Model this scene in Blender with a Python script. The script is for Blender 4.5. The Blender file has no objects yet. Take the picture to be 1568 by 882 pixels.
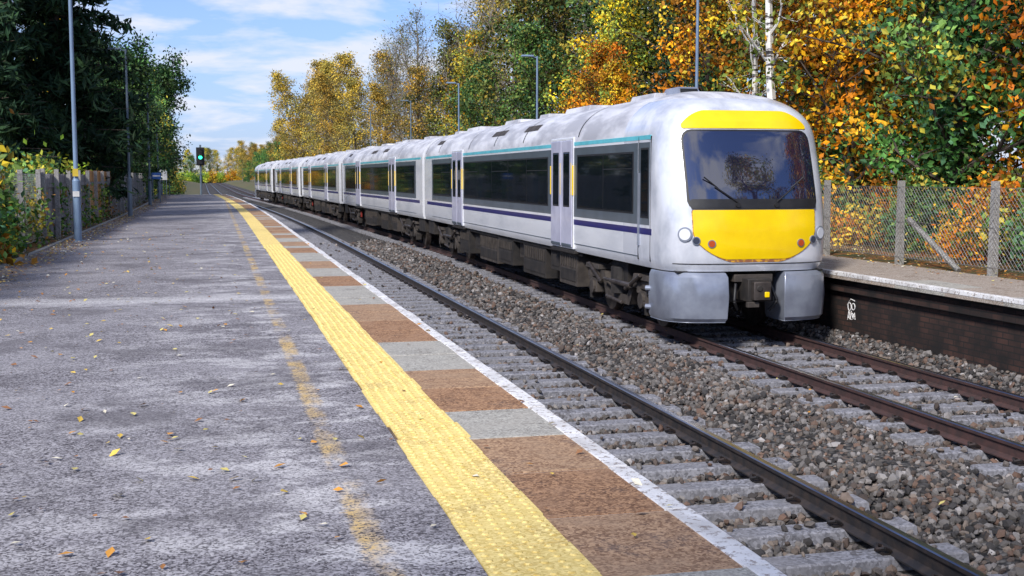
import bpy, math, random
import numpy as np
from mathutils import Vector, Matrix
rad=math.radians
random.seed(5)
RS=np.random.RandomState(11)
scene=bpy.context.scene

# ------------------------------------------------------------------ alignment
def off(y):
    if y<40: return 0.0
    if y<120: return -.05*(y-40)**2/160
    if y<180:
        t=y-120; return -2-.05*t+.04*t*t/120
    return -3.8-.01*(y-180)
def offR(y): return off(y)+.3*math.exp(-((y-38)/16)**2)
RAILZ=-.9
CL=3.61; CR=7.58

# ------------------------------------------------------------------ node helpers
class NT:
    def __init__(s,mat):
        s.t=mat.node_tree; s.n=s.t.nodes; s.l=s.t.links
    def new(s,typ,**k):
        n=s.n.new(typ)
        for a,b in k.items(): setattr(n,a,b)
        return n
    def put(s,sock,v):
        if hasattr(v,'links') or isinstance(v,bpy.types.NodeSocket): s.l.new(v,sock)
        else:
            if isinstance(v,tuple) and len(v)==3 and sock.type=='RGBA': v=(*v,1)
            sock.default_value=v
    def obj(s): return s.new('ShaderNodeTexCoord').outputs['Object']
    def mapping(s,v,scale=(1,1,1),loc=(0,0,0),rot=(0,0,0)):
        m=s.new('ShaderNodeMapping'); s.l.new(v,m.inputs[0]); m.inputs['Scale'].default_value=scale; m.inputs['Location'].default_value=loc; m.inputs['Rotation'].default_value=rot; return m.outputs[0]
    def noise(s,v,scale,detail=5,rough=.55,dist=0):
        n=s.new('ShaderNodeTexNoise'); s.l.new(v,n.inputs['Vector']); n.inputs['Scale'].default_value=scale; n.inputs['Detail'].default_value=detail; n.inputs['Roughness'].default_value=rough; n.inputs['Distortion'].default_value=dist; return n.outputs['Fac']
    def cells(s,v,scale):
        n=s.new('ShaderNodeTexVoronoi'); s.l.new(v,n.inputs['Vector']); n.inputs['Scale'].default_value=scale
        q=s.new('ShaderNodeSeparateColor'); s.l.new(n.outputs['Color'],q.inputs[0]); return q.outputs[0],q.outputs[1],n.outputs['Distance']
    def mr(s,v,a,b,c=0.,d=1.):
        n=s.new('ShaderNodeMapRange'); s.l.new(v,n.inputs[0]); n.inputs[1].default_value=a; n.inputs[2].default_value=b; n.inputs[3].default_value=c; n.inputs[4].default_value=d; return n.outputs[0]
    def math(s,op,a,b=None):
        n=s.new('ShaderNodeMath',operation=op); s.put(n.inputs[0],a)
        if b is not None: s.put(n.inputs[1],b)
        return n.outputs[0]
    def mix(s,f,a,b,blend='MIX'):
        n=s.new('ShaderNodeMix',data_type='RGBA',blend_type=blend); s.put(n.inputs[0],f); s.put(n.inputs[6],a); s.put(n.inputs[7],b); return n.outputs[2]
    def bump(s,h,strength,dist=.01):
        n=s.new('ShaderNodeBump'); s.put(n.inputs['Height'],h); n.inputs['Strength'].default_value=strength; n.inputs['Distance'].default_value=dist; return n.outputs[0]

def newmat(name):
    m=bpy.data.materials.new(name); m.use_nodes=True
    return m,NT(m),m.node_tree.nodes['Principled BSDF']
def M(name,c1,c2=None,scale=4,rough=.6,metal=0,bump=0,bscale=60,coat=0,r=(.4,.62),stretch=(1,1,1),spec=.5):
    m,t,p=newmat(name)
    v=t.mapping(t.obj(),stretch)
    if c2 is None: c2=tuple(x*.8 for x in c1)
    f=t.mr(t.noise(v,scale,4,.6),r[0],r[1])
    t.put(p.inputs['Base Color'],t.mix(f,c1,c2))
    p.inputs['Roughness'].default_value=rough; p.inputs['Metallic'].default_value=metal
    p.inputs['Coat Weight'].default_value=coat; p.inputs['Coat Roughness'].default_value=.08
    p.inputs['Specular IOR Level'].default_value=spec
    if bump: t.l.new(t.bump(t.noise(v,bscale,2),bump),p.inputs['Normal'])
    return m

# ------------------------------------------------------------------ mesh helpers
def link(o,parent=None):
    scene.collection.objects.link(o)
    if parent: o.parent=parent
    return o
class MB:
    def __init__(s): s.v=[];s.f=[];s.m=[];s.mats=[]
    def mi(s,m):
        if m not in s.mats: s.mats.append(m)
        return s.mats.index(m)
    def add(s,vs,fs,mat):
        b=len(s.v); i=s.mi(mat); s.v+= [tuple(float(c) for c in q) for q in vs]
        for f in fs: s.f.append(tuple(b+k for k in f)); s.m.append(i)
    def box(s,x0,x1,y0,y1,z0,z1,mat,taper=0):
        t=taper
        vs=[(x0,y0,z0),(x1,y0,z0),(x1,y1,z0),(x0,y1,z0),(x0+t,y0+t,z1),(x1-t,y0+t,z1),(x1-t,y1-t,z1),(x0+t,y1-t,z1)]
        s.add(vs,[(0,3,2,1),(4,5,6,7),(0,1,5,4),(1,2,6,5),(2,3,7,6),(3,0,4,7)],mat)
    def cyl(s,p0,p1,r0,mat,n=12,r1=None,caps=True):
        r1=r0 if r1 is None else r1
        p0=Vector(p0);p1=Vector(p1);d=(p1-p0).normalized()
        a=d.orthogonal().normalized();b=d.cross(a)
        vs=[];
        for p,r in((p0,r0),(p1,r1)):
            for k in range(n):
                an=2*math.pi*k/n; vs.append(p+a*r*math.cos(an)+b*r*math.sin(an))
        fs=[(k,(k+1)%n,n+(k+1)%n,n+k) for k in range(n)]
        if caps: fs+=[tuple(range(n-1,-1,-1)),tuple(range(n,2*n))]
        s.add(vs,fs,mat)
    def path(s,pts,r,mat,n=6):
        for a,b in zip(pts[:-1],pts[1:]): s.cyl(a,b,r,mat,n)
    def sweep(s,prof,ofn,ys,mat,closed=False):
        n=len(prof);vs=[]
        for y in ys:
            o=ofn(y); vs+=[(x+o,y,z) for x,z in prof]
        fs=[]
        for i in range(len(ys)-1):
            for k in range(n if closed else n-1):
                k2=(k+1)%n; fs.append((i*n+k,i*n+k2,(i+1)*n+k2,(i+1)*n+k))
        if closed: fs+=[tuple(range(n)),tuple((len(ys)-1)*n+k for k in range(n-1,-1,-1))]
        s.add(vs,fs,mat)
    def obj(s,name,parent=None,smooth=False,bevel=0,angle=40):
        me=bpy.data.meshes.new(name); me.from_pydata(s.v,[],s.f)
        for m in s.mats: me.materials.append(m)
        me.polygons.foreach_set('material_index',s.m); me.update()
        if smooth: me.shade_smooth(); me.set_sharp_from_angle(angle=rad(angle))
        o=bpy.data.objects.new(name,me); link(o,parent)
        if bevel:
            b=o.modifiers.new('bev','BEVEL'); b.width=bevel; b.segments=2; b.limit_method='ANGLE'; b.angle_limit=rad(40)
        return o
def fast(name,V,F,mats,mi=None,col=None,smooth=False):
    me=bpy.data.meshes.new(name); k=F.shape[1]
    me.vertices.add(len(V)); me.vertices.foreach_set('co',V.astype(np.float32).ravel())
    me.loops.add(F.size); me.loops.foreach_set('vertex_index',F.astype(np.int32).ravel())
    me.polygons.add(len(F)); me.polygons.foreach_set('loop_start',np.arange(0,F.size,k,dtype=np.int32))
    for m in mats: me.materials.append(m)
    if mi is not None: me.polygons.foreach_set('material_index',mi.astype(np.int32))
    me.update(calc_edges=True)
    if col is not None:
        a=me.color_attributes.new('Col','FLOAT_COLOR','POINT')
        c=np.ones((len(V),4),np.float32); c[:,:3]=col; a.data.foreach_set('color',c.ravel())
    me.polygons.foreach_set('use_smooth',np.full(len(F),smooth))
    me.validate()
    return me
def rotmats(n,rs):
    q=rs.normal(size=(n,4)); q/=np.linalg.norm(q,axis=1)[:,None]; w,x,y,z=q.T
    return np.stack([1-2*(y*y+z*z),2*(x*y-z*w),2*(x*z+y*w),2*(x*y+z*w),1-2*(x*x+z*z),2*(y*z-x*w),2*(x*z-y*w),2*(y*z+x*w),1-2*(x*x+y*y)],1).reshape(n,3,3)

# ------------------------------------------------------------------ materials
m,t,p=newmat('asphalt'); v=t.obj(); mat_asph=m
ca,cb_,cd=t.cells(v,95); med=t.noise(v,16,4,.75); big=t.noise(v,.5,4,.6,.4)
fine=t.math('ADD',t.math('MULTIPLY',ca,.5),t.math('MULTIPLY',med,.5))
c=t.mix(t.mr(fine,.28,.74),(.060,.054,.060),(.43,.41,.43))
c=t.mix(t.math('MULTIPLY',t.mr(big,.44,.64),.34),c,(.40,.385,.40))
streak=t.noise(t.mapping(v,(1.,1.7,1)),1.5,6,.72,.3)
sep=t.new('ShaderNodeSeparateXYZ'); t.l.new(v,sep.inputs[0]); X=sep.outputs[0];Y=sep.outputs[1]
nearedge=t.mr(X,-1.2,.4,.12,1.)
sp=t.mr(fine,.32,.58,.25,1.)
c=t.mix(t.math('MULTIPLY',t.math('MULTIPLY',t.mr(streak,.49,.58),sp),t.math('MULTIPLY',nearedge,.9)),c,(.62,.60,.60))
darkp=t.noise(v,.9,5,.7)
c=t.mix(t.math('MULTIPLY',t.mr(darkp,.50,.62),.5),c,(.09,.082,.09))
jn=t.math('ADD',Y,t.math('MULTIPLY',t.math('SUBTRACT',streak,.5),1.2))
band=t.math('SUBTRACT',1.,t.mr(t.math('ABSOLUTE',t.math('SUBTRACT',jn,14.7)),.0,.6))
c=t.mix(t.math('MULTIPLY',t.math('MULTIPLY',band,sp),.85),c,(.66,.64,.64))
band2=t.math('SUBTRACT',1.,t.mr(t.math('ABSOLUTE',t.math('SUBTRACT',jn,14.15)),.0,.06))
c=t.mix(t.math('MULTIPLY',band2,.6),c,(.05,.048,.05))
wx=t.math('ADD',X,t.math('MULTIPLY',t.math('SUBTRACT',med,.5),.12))
line=t.math('SUBTRACT',1.,t.mr(t.math('ABSOLUTE',t.math('SUBTRACT',wx,.575)),.04,.07))
ln=t.math('MULTIPLY',line,t.mr(t.noise(t.mapping(v,(1,.5,1)),2.2,6,.7),.42,.58))
ln=t.math('MULTIPLY',ln,t.mr(fine,.28,.52))
c=t.mix(t.math('MULTIPLY',ln,.85),c,(.70,.48,.18))
lf=t.mr(X,-2.3,-3.3); c=t.mix(t.math('MULTIPLY',t.math('MULTIPLY',lf,t.mr(streak,.4,.6)),.6),c,(.16,.10,.055))
t.l.new(c,p.inputs['Base Color']); p.inputs['Roughness'].default_value=.95; p.inputs['Specular IOR Level'].default_value=.12
t.l.new(t.bump(fine,.5,.008),p.inputs['Normal'])

def gritty(name,c1,c2,c3,dirt=(.08,.06,.05),da=.5,fs=85):
    m,t,p=newmat(name); v=t.obj()
    a,b_,d_=t.cells(v,fs); n=t.noise(v,9,4,.75); f=t.math('ADD',t.math('MULTIPLY',a,.45),t.math('MULTIPLY',n,.55))
    b=t.noise(v,2.6,5,.68)
    c=t.mix(t.mr(f,.30,.70),c1,c2); c=t.mix(t.mr(b,.45,.62,0,.55),c,c3)
    c=t.mix(t.math('MULTIPLY',t.mr(b,.46,.34),t.math('MULTIPLY',t.mr(f,.3,.65,1.,.3),da)),c,dirt)
    t.l.new(c,p.inputs['Base Color']); p.inputs['Roughness'].default_value=.9; p.inputs['Specular IOR Level'].default_value=.2
    t.l.new(t.bump(f,.4,.006),p.inputs['Normal']); return m
mat_brown=gritty('brown_slab',(.15,.075,.042),(.50,.29,.16),(.36,.22,.135),(.13,.095,.08),.8)
mat_brown2=gritty('brown_slab_b',(.20,.11,.065),(.54,.35,.21),(.38,.26,.17),(.16,.125,.11),.8)
mat_greyslab=gritty('grey_slab',(.25,.235,.21),(.52,.50,.44),(.42,.39,.34),(.19,.165,.145),.8)
mat_yel=gritty('tactile_yellow',(.66,.47,.13),(1.,.80,.33),(.90,.70,.25),(.50,.37,.16),.6)
mat_mortar=gritty('mortar',(.5,.46,.42),(.65,.62,.58),(.55,.5,.45))
mat_gap=M('joint_dirt',(.1,.07,.05),(.3,.22,.15),8,.9)
mat_conc=gritty('concrete',(.22,.21,.20),(.44,.43,.40),(.26,.25,.22),(.12,.10,.08),.7)
mat_paving2=gritty('worn_paving',(.22,.17,.13),(.50,.44,.38),(.36,.29,.24),(.14,.09,.06),.8)
mat_sleeper=gritty('sleeper_concrete',(.13,.13,.145),(.32,.32,.35),(.21,.205,.215),(.08,.068,.06),.85,50)
m,t,p=newmat('white_edge_paint'); v=t.obj(); mat_white=m
f=t.mr(t.noise(v,22,5,.75),.53,.60); d=t.mr(t.noise(v,3.,3,.6),.4,.7)
c=t.mix(d,(.84,.83,.82),(.56,.54,.52)); c=t.mix(f,c,(.30,.25,.22)); t.l.new(c,p.inputs['Base Color']); p.inputs['Roughness'].default_value=.7
def brick(name,a,b,mo):
    m,t,p=newmat(name); v=t.obj()
    s=t.new('ShaderNodeSeparateXYZ'); t.l.new(v,s.inputs[0]); cb=t.new('ShaderNodeCombineXYZ'); t.l.new(s.outputs[1],cb.inputs[0]); t.l.new(s.outputs[2],cb.inputs[1])
    br=t.new('ShaderNodeTexBrick'); t.l.new(cb.outputs[0],br.inputs[0]); br.inputs['Color1'].default_value=(*a,1); br.inputs['Color2'].default_value=(*b,1); br.inputs['Mortar'].default_value=(*mo,1)
    br.inputs['Scale'].default_value=1; br.inputs['Brick Width'].default_value=.225; br.inputs['Row Height'].default_value=.075; br.inputs['Mortar Size'].default_value=.008
    c=t.mix(t.mr(t.noise(v,2.5,5),.4,.62,0,.9),br.outputs[0],(.008,.007,.007)); t.l.new(c,p.inputs['Base Color']); p.inputs['Roughness'].default_value=.85
    return m
mat_brick=brick('sooty_brick',(.028,.015,.013),(.065,.03,.022),(.012,.011,.010))
def colmat(name,rough=.8,leaf=False):
    m,t,p=newmat(name); a=t.new('ShaderNodeAttribute',attribute_name='Col'); c=a.outputs[0]
    if leaf:
        oi=t.new('ShaderNodeObjectInfo'); hs=t.new('ShaderNodeHueSaturation'); t.l.new(c,hs.inputs['Color'])
        t.l.new(t.mr(oi.outputs['Random'],0,1,.8,1.2),hs.inputs['Value']); t.l.new(t.mr(oi.outputs['Random'],0,1,.488,.512),hs.inputs['Hue']); c=hs.outputs[0]
    p.inputs['Roughness'].default_value=rough; p.inputs['Specular IOR Level'].default_value=.2
    t.l.new(c,p.inputs['Base Color'])
    return m
mat_stone=colmat('ballast_stone',.9)
mat_leaf=colmat('leaf',.6,True)
m,t,p=newmat('ballast_bed'); v=t.obj(); mat_bed=m
a,b,d=t.cells(v,17)
c=t.mix(a,(.025,.023,.022),(.17,.16,.15)); c=t.mix(t.mr(b,.6,1),c,(.10,.075,.06)); c=t.mix(t.mr(d,.35,.7),c,(.008,.008,.008))
t.l.new(c,p.inputs['Base Color']); p.inputs['Roughness'].default_value=.9; t.l.new(t.bump(t.math('SUBTRACT',1.,d),1,.04),p.inputs['Normal'])
mat_grass=M('rough_grass',(.07,.09,.03),(.14,.095,.04),.8,.95)
m,t,p=newmat('leaf_litter'); v=t.obj(); mat_litter=m
a,b,d=t.cells(v,14)
c=t.mix(a,(.06,.03,.015),(.40,.15,.03)); c=t.mix(t.mr(b,.6,.9),c,(.05,.08,.02)); c=t.mix(t.mr(t.noise(v,1.2,3),.45,.6),c,(.05,.06,.02))
t.l.new(c,p.inputs['Base Color']); p.inputs['Roughness'].default_value=.9
mat_railtop=M('rail_polished',(.36,.36,.40),(.20,.20,.23),3,.28,1,stretch=(6,.4,1))
mat_railside=M('rail_side_dark',(.035,.034,.038),(.07,.055,.05),9,.6,.3)
mat_rust=M('rail_side_rust',(.095,.05,.045),(.06,.038,.036),9,.7,.2)
mat_clip=M('clip',(.02,.019,.02),(.05,.035,.03),9,.55,.3)
mat_pole=M('painted_pole_blue_grey',(.20,.29,.42),(.16,.23,.34),2,.45,stretch=(1,1,.4))
mat_poleg=M('painted_pole_grey',(.15,.20,.25),(.12,.16,.2),2,.45)
mat_lampface=M('lamp_face',(.35,.37,.4),None,3,.3)
mat_timber=M('weathered_timber',(.24,.24,.26),(.10,.09,.09),3,.85,stretch=(6,6,.6))
mat_timber2=M('new_timber',(.55,.28,.09),(.36,.18,.06),3,.8,stretch=(6,6,.6))
mat_wire=M('galv_wire',(.36,.36,.37),(.24,.22,.22),5,.5,.5)
mat_black=M('black_rubber',(.012,.012,.014),(.02,.02,.022),6,.5)
mat_bark=M('bark',(.06,.045,.035),(.13,.10,.08),5,.9,stretch=(2,2,.5))
mat_barkg=M('bark_grey',(.26,.23,.18),(.13,.11,.09),5,.9)
mat_birch=M('birch_bark',(.80,.78,.74),(.06,.05,.05),3.2,.7,r=(.56,.62),stretch=(.7,.7,3.))

# ------------------------------------------------------------------ setting
YS=[-30]+list(range(-20,40,6))+list(range(40,240,8))+list(range(240,700,30))
YP=[y for y in [-14,-6,0,8,16,24,32,40]+list(range(46,101,6))]
g=MB(); g.add([(-2500,-2500,-1.6),(2500,-2500,-1.6),(2500,3500,-1.6),(-2500,3500,-1.6)],[(0,1,2,3)],mat_grass); g.obj('ground')
g=MB(); prof=[(.5,-1.14),(4.85,-1.14),(5.15,-1.07),(5.6,-1.01),(6.0,-1.03),(6.35,-1.13),(8.85,-1.13),(9.1,-.99),(9.6,-.86)]
g.sweep(prof,off,YS,mat_bed); g.obj('ballast_bed')
def bedz(x): return np.interp(x,[a for a,b in prof],[b for a,b in prof])
ya=[y for y in YS if y<=100]+[100]; yb=[100]+[y for y in YS if y>100]
g=MB(); g.sweep([(-70,-.03),(-3.25,-.03),(-3.2,-1.5)],off,ya,mat_litter); g.sweep([(-70,-.1),(-5,-.1),(-.5,-.75),(1.6,-1.15)],off,yb,mat_grass)
g.obj('grass_verge')
g=MB(); g.sweep([(10.9,-1.5),(10.92,-.02),(13,0.02),(30,1.0),(90,2.)],off,ya,mat_litter); g.sweep([(8.9,-1.15),(11.5,-.3),(14,0),(90,2)],off,yb,mat_grass)
g.obj('grass_verge')

# near platform
g=MB()
g.sweep([(-3.3,-.6),(-3.3,0),(.935,0),(.935,-.6)],off,YP,mat_asph,True)
g.sweep([(.94,-.6),(.94,-.004),(1.34,-.004),(1.34,-.6)],off,YP,mat_gap,True)
g.sweep([(1.345,-.3),(1.345,-.008),(1.93,-.008),(1.93,-.3)],off,YP,mat_mortar,True)
g.sweep([(1.5,-1.3),(1.5,-.11),(1.8,-.11),(1.8,-1.3)],off,YP,mat_brick,True)
g.sweep([(-3.4,-.5),(-3.4,.03),(-3.302,.03),(-3.302,-.5)],off,YP,mat_conc,True)
o=off(100); g.add([(-3.3+o,100,0),(1.9+o,100,0),(1.3+o,106,-1.),(-3.9+o,106,-1.)],[(0,1,2,3)],mat_asph)
plat=g.obj('platform')
g=MB(); rs=np.random.RandomState(3)
y=-2.34; k=0
base0=4.86
seq='BBBGBBGGBBBBGGGBBGGBBGGGBBGBBGGBBGBB'
while y<99.5:
    idx=int(round((y-base0)/.8))+1
    ch=seq[idx] if 0<=idx<len(seq) else random.choice('BBG')
    mt=mat_greyslab if ch=='G' else (mat_brown if rs.rand()<.55 else mat_brown2)
    dz=rs.normal(0,.0015); o=off(y); dx=rs.normal(0,.006); gp_=rs.uniform(.004,.011)
    g.box(1.338+o,1.985+o+dx,y+gp_,y+.8-gp_,-.11,.001+dz,mt)
    g.box(1.885+o+rs.normal(0,.004),1.990+o+dx,y+.004,y+.797,-.035,.006+dz,mat_white)
    y+=.8
g.obj('platform_coping',bevel=.006)
g=MB(); y=-2.3; 
while y<99.5:
    o=off(y); dz=rs.normal(0,.001)
    dx=rs.normal(0,.005)
    g.box(.937+o+dx,1.335+o+dx,y+.004,y+.396,-.05,.007+dz,mat_yel)
    if 2.5<y<26:
        for a in range(6):
            for b in range(6):
                cx=.937+.033+a*.0664+dx+o; cy=y+.034+b*.0664
                g.cyl((cx,cy,.007+dz),(cx,cy,.0125+dz),.0165,mat_yel,8,.0115)
    y+=.4
g.obj('tactile_paving')
# far platform
g=MB()
YF=YP
g.sweep([(9.32,-1.3),(9.32,-.12),(9.6,-.12),(9.6,-1.3)],off,YF,mat_brick,True)
g.sweep([(9.24,-.30),(9.24,-.20),(9.318,-.20),(9.318,-.30)],off,YF,mat_brick,True)
g.sweep([(9.75,-.5),(9.75,0),(10.95,0),(10.95,-.5)],off,YF,mat_paving2,True)
g.obj('platform')
g=MB(); y=-3
while y<99.5:
    o=off(y); dz=rs.normal(0,.002)
    g.box(9.14+o,9.745+o,y+.006,y+.594,-.1,.002+dz,mat_greyslab if rs.rand()<.7 else mat_paving2)
    g.box(9.135+o,9.24+o,y+.004,y+.596,-.05,.008+dz,mat_white); y+=.6
g.obj('platform_coping',bevel=.006)
# graffiti
g=MB(); gx=9.312
def gp(pts,r=.007): g.path([(gx,16.45-a,-.60+b) for a,b in pts],r,mat_white,5)
loop=lambda cx,cy,rx,ry,n=9:[(cx+rx*math.cos(6.28*i/n),cy+ry*math.sin(6.28*i/n)) for i in range(n+1)]
gp(loop(-.05,.08,.05,.06)); gp(loop(.06,.09,.05,.05)); gp([(-.1,-.12),(-.07,.02),(-.02,-.1),(0,.02),(.05,-.08),(.1,.0),(.12,-.1)]); gp(loop(0,-.06,.09,.05)); gp([(-.12,.1),(-.02,.2),(.1,.18)])
g.obj('graffiti')

# tracks
def track(c,ofn,side,name):
    par=bpy.data.objects.new(name,None); link(par)
    g=MB()
    for s in(-1,1):
        x=c+s*.7525; pr=[(-.07,-.16),(.07,-.16),(.07,-.148),(.012,-.125),(.012,-.045),(.034,-.035),(.036,-.008),(-.036,-.008),(-.034,-.035),(-.012,-.045),(-.012,-.125),(-.07,-.148)]
        g.sweep([(x+a,RAILZ+b) for a,b in pr],ofn,YS,side,True)
        g.sweep([(x+a,RAILZ+b) for a,b in[(-.0355,-.0075),(-.026,0),(.026,0),(.0355,-.0075)]],ofn,YS,mat_railtop)
    g.obj('rails',par)
    g=MB(); k=0; y=-4
    while y<150:
        o=ofn(y)+rs.normal(0,.008); z=-1.052; w=.115; L=1.25
        ang=rs.normal(0,.004)
        vs=[]
        for zz,e in((-1.25,.02),(z-.012,.0),(z,-.015)):
            for a,b in((-1,-1),(1,-1),(1,1),(-1,1)): vs.append((c+o+a*(L+e),y+b*(w+e)+a*ang*L,zz))
        g.add(vs,[(0,3,2,1),(8,9,10,11)]+[(4*q+i,4*q+(i+1)%4,4*q+4+(i+1)%4,4*q+4+i) for q in(0,1) for i in range(4)],mat_sleeper)
        y+=.65
    g.obj('sleepers',par)
    g=MB(); y=-4
    while y<60:
        o=ofn(y)
        for s in(-1,1):
            for q in(-1,1):
                x=c+s*.7525+q*.095+o
                g.box(x-.03,x+.03,y-.055,y+.055,-1.059,-1.035,mat_clip)
                if 3<y<34:
                    pts=[(x-q*.035,y-.05,-1.03),(x+q*.02,y-.06,-1.0),(x+q*.055,y-.02,-1.015),(x+q*.03,y+.03,-1.0),(x-q*.02,y+.05,-1.02),(x-q*.03,y+.01,-1.035)]
                    g.path(pts,.013,mat_clip,5)
        y+=.65
    g.obj('rail_clips',par)
track(CL,off,mat_railside,'railway_track')
track(CR,offR,mat_rust,'railway_track')

# ballast stones
ph=(1+5**.5)/2
ICO=np.array([(-1,ph,0),(1,ph,0),(-1,-ph,0),(1,-ph,0),(0,-1,ph),(0,1,ph),(0,-1,-ph),(0,1,-ph),(ph,0,-1),(ph,0,1),(-ph,0,-1),(-ph,0,1)],float)/1.9
ICF=np.array([(0,11,5),(0,5,1),(0,1,7),(0,7,10),(0,10,11),(1,5,9),(5,11,4),(11,10,2),(10,7,6),(7,1,8),(3,9,4),(3,4,2),(3,2,6),(3,6,8),(3,8,9),(4,9,5),(2,4,11),(6,2,10),(8,6,7),(9,8,1)])
def stones(n,x0,x1,y0,y1,rm,rsd,rs):
    x=rs.uniform(x0,x1,n); y=rs.uniform(y0,y1,n)
    ph=((y+4)/.65)%1; ins=((ph<.20)|(ph>.80))&(((x>2.36)&(x<4.86))|((x>6.33)&(x<8.83)))
    nearrail=np.zeros(n,bool)
    for xr in(CL-.7525,CL+.7525,CR-.7525,CR+.7525): nearrail|=np.abs(x-xr)<.075
    keep=(~ins|(rs.rand(n)<.04))&~nearrail; x=x[keep];y=y[keep];n=len(x);ins=ins[keep]
    z=bedz(x)+rs.uniform(-.02,.035,n)+.025*np.sin(x*3.1+y*1.3)*(x>4.9)*(x<6.2); z=np.where(ins,-1.035,z)
    r=np.clip(rs.normal(rm,rsd,n),rm*.5,rm*1.8)
    sc=np.stack([r*rs.uniform(.8,1.35,n),r*rs.uniform(.7,1.1,n),r*rs.uniform(.5,.95,n)],1)
    V=ICO[None]*rs.uniform(.72,1.22,(n,12,1))*sc[:,None,:]
    V=np.einsum('nij,nkj->nki',rotmats(n,rs),V)
    offs=np.array([off(a) for a in y]); V+=np.stack([x+offs,y,z],1)[:,None,:]
    F=ICF[None]+12*np.arange(n)[:,None,None]
    pal=np.array([(.205,.19,.18),(.125,.115,.108),(.055,.052,.052),(.19,.155,.13),(.165,.11,.085),(.33,.31,.30),(.10,.08,.07)])
    c=pal[rs.choice(7,n,p=[.22,.22,.18,.13,.10,.04,.11])]*rs.uniform(.6,1.2,(n,1))
    for xr in(CL+.7525,CR-.7525,CR+.7525):
        wgt=np.exp(-((x-xr)/.35)**2)[:,None]*.45; c=c*(1-wgt)+c*np.array((.8,.62,.52))*wgt
    c=np.repeat(c,12,0)
    return V.reshape(-1,3),F.reshape(-1,3),c
parts=[stones(52000,2.9,9.3,4.5,21,.031,.010,rs),stones(22000,2.9,9.3,21,46,.042,.010,rs)]
V=np.concatenate([q[0] for q in parts]);F=np.concatenate([parts[0][1],parts[1][1]+len(parts[0][0])]);C=np.concatenate([q[2] for q in parts])
link(bpy.data.objects.new('ballast_stones',fast('ballast_stones',V,F,[mat_stone],col=C)))

# ------------------------------------------------------------------ fallen leaves
def leafmesh(P,size,pal,rs,flat=False,elong=.62,up=None):
    n=len(P); R=rotmats(n,rs)
    s=size*rs.uniform(.6,1.35,n)
    L=np.array([(0,-1,0),(elong,0,.12),(0,1,0),(-elong,0,.12)],float)
    if flat:
        a=rs.uniform(0,6.28,n); tl=rs.normal(0,.22,(n,2)); R=np.zeros((n,3,3)); R[:,0,0]=np.cos(a);R[:,0,1]=-np.sin(a);R[:,1,0]=np.sin(a);R[:,1,1]=np.cos(a);R[:,2,2]=1;R[:,2,0]=tl[:,0];R[:,2,1]=tl[:,1]
    V=np.einsum('nij,kj->nki',R,L)*(s*.5)[:,None,None]+P[:,None,:]
    F=np.arange(4*n).reshape(n,4)
    return V.reshape(-1,3),F
LP=np.array([(.74,.52,.10),(.66,.32,.06),(.36,.17,.06),(.7,.60,.2),(.30,.15,.07),(.78,.72,.55)])
P=[];SZ=[]
n=900; P.append(np.stack([np.clip(rs.normal(-1.3,1.5,n),-3.2,1.9),4.5+30*rs.rand(n)**1.3,np.full(n,.014)],1))
n=4600; P.append(np.stack([-3.25+np.abs(rs.normal(0,.32,n)),rs.uniform(8,95,n),rs.uniform(.01,.05,n)],1))
n=1500; P.append(np.stack([-3.9+rs.rand(n)*1.2,rs.uniform(14,60,n),rs.uniform(-.01,.04,n)],1))
n=900; P.append(np.stack([10.9-np.abs(rs.normal(0,.3,n)),rs.uniform(10,50,n),rs.uniform(.01,.03,n)],1))
n=4000; P.append(np.stack([10.95+rs.rand(n)*2.,rs.uniform(10,50,n),rs.uniform(.0,.08,n)],1))
n=90; P.append(np.stack([rs.uniform(4.9,9,n),rs.uniform(6,30,n),np.full(n,-.98)],1))
P=np.concatenate(P); P[:,0]+=np.array([off(a) for a in P[:,1]])
V,F=leafmesh(P,.050,None,rs,True)
C=np.repeat(LP[rs.choice(6,len(P))]*rs.uniform(.7,1.2,(len(P),1)),4,0)
link(bpy.data.objects.new('fallen_leaves',fast('fallen_leaves',V,F,[mat_leaf],col=C)))

# ------------------------------------------------------------------ trees
def tubes(segs,k=5):
    A=np.array([s[0] for s in segs]);B=np.array([s[1] for s in segs]);r0=np.array([s[2] for s in segs]);r1=np.array([s[3] for s in segs])
    D=B-A; D/=np.linalg.norm(D,axis=1)[:,None]+1e-9
    ref=np.where(np.abs(D[:,2:3])<.9,np.array([[0,0,1.]]),np.array([[1.,0,0]])); U=np.cross(D,ref);U/=np.linalg.norm(U,axis=1)[:,None];W=np.cross(D,U)
    an=np.arange(k)*2*math.pi/k; ring=np.cos(an)[None,:,None]*U[:,None,:]+np.sin(an)[None,:,None]*W[:,None,:]
    V=np.concatenate([A[:,None]+ring*r0[:,None,None],B[:,None]+ring*r1[:,None,None]],1)
    b=np.arange(len(segs))[:,None,None]*2*k
    f=np.array([(i,(i+1)%k,k+(i+1)%k,k+i) for i in range(k)])[None]+b
    return V.reshape(-1,3),f.reshape(-1,4)
def nrm(d): return d/np.linalg.norm(d)
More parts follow.
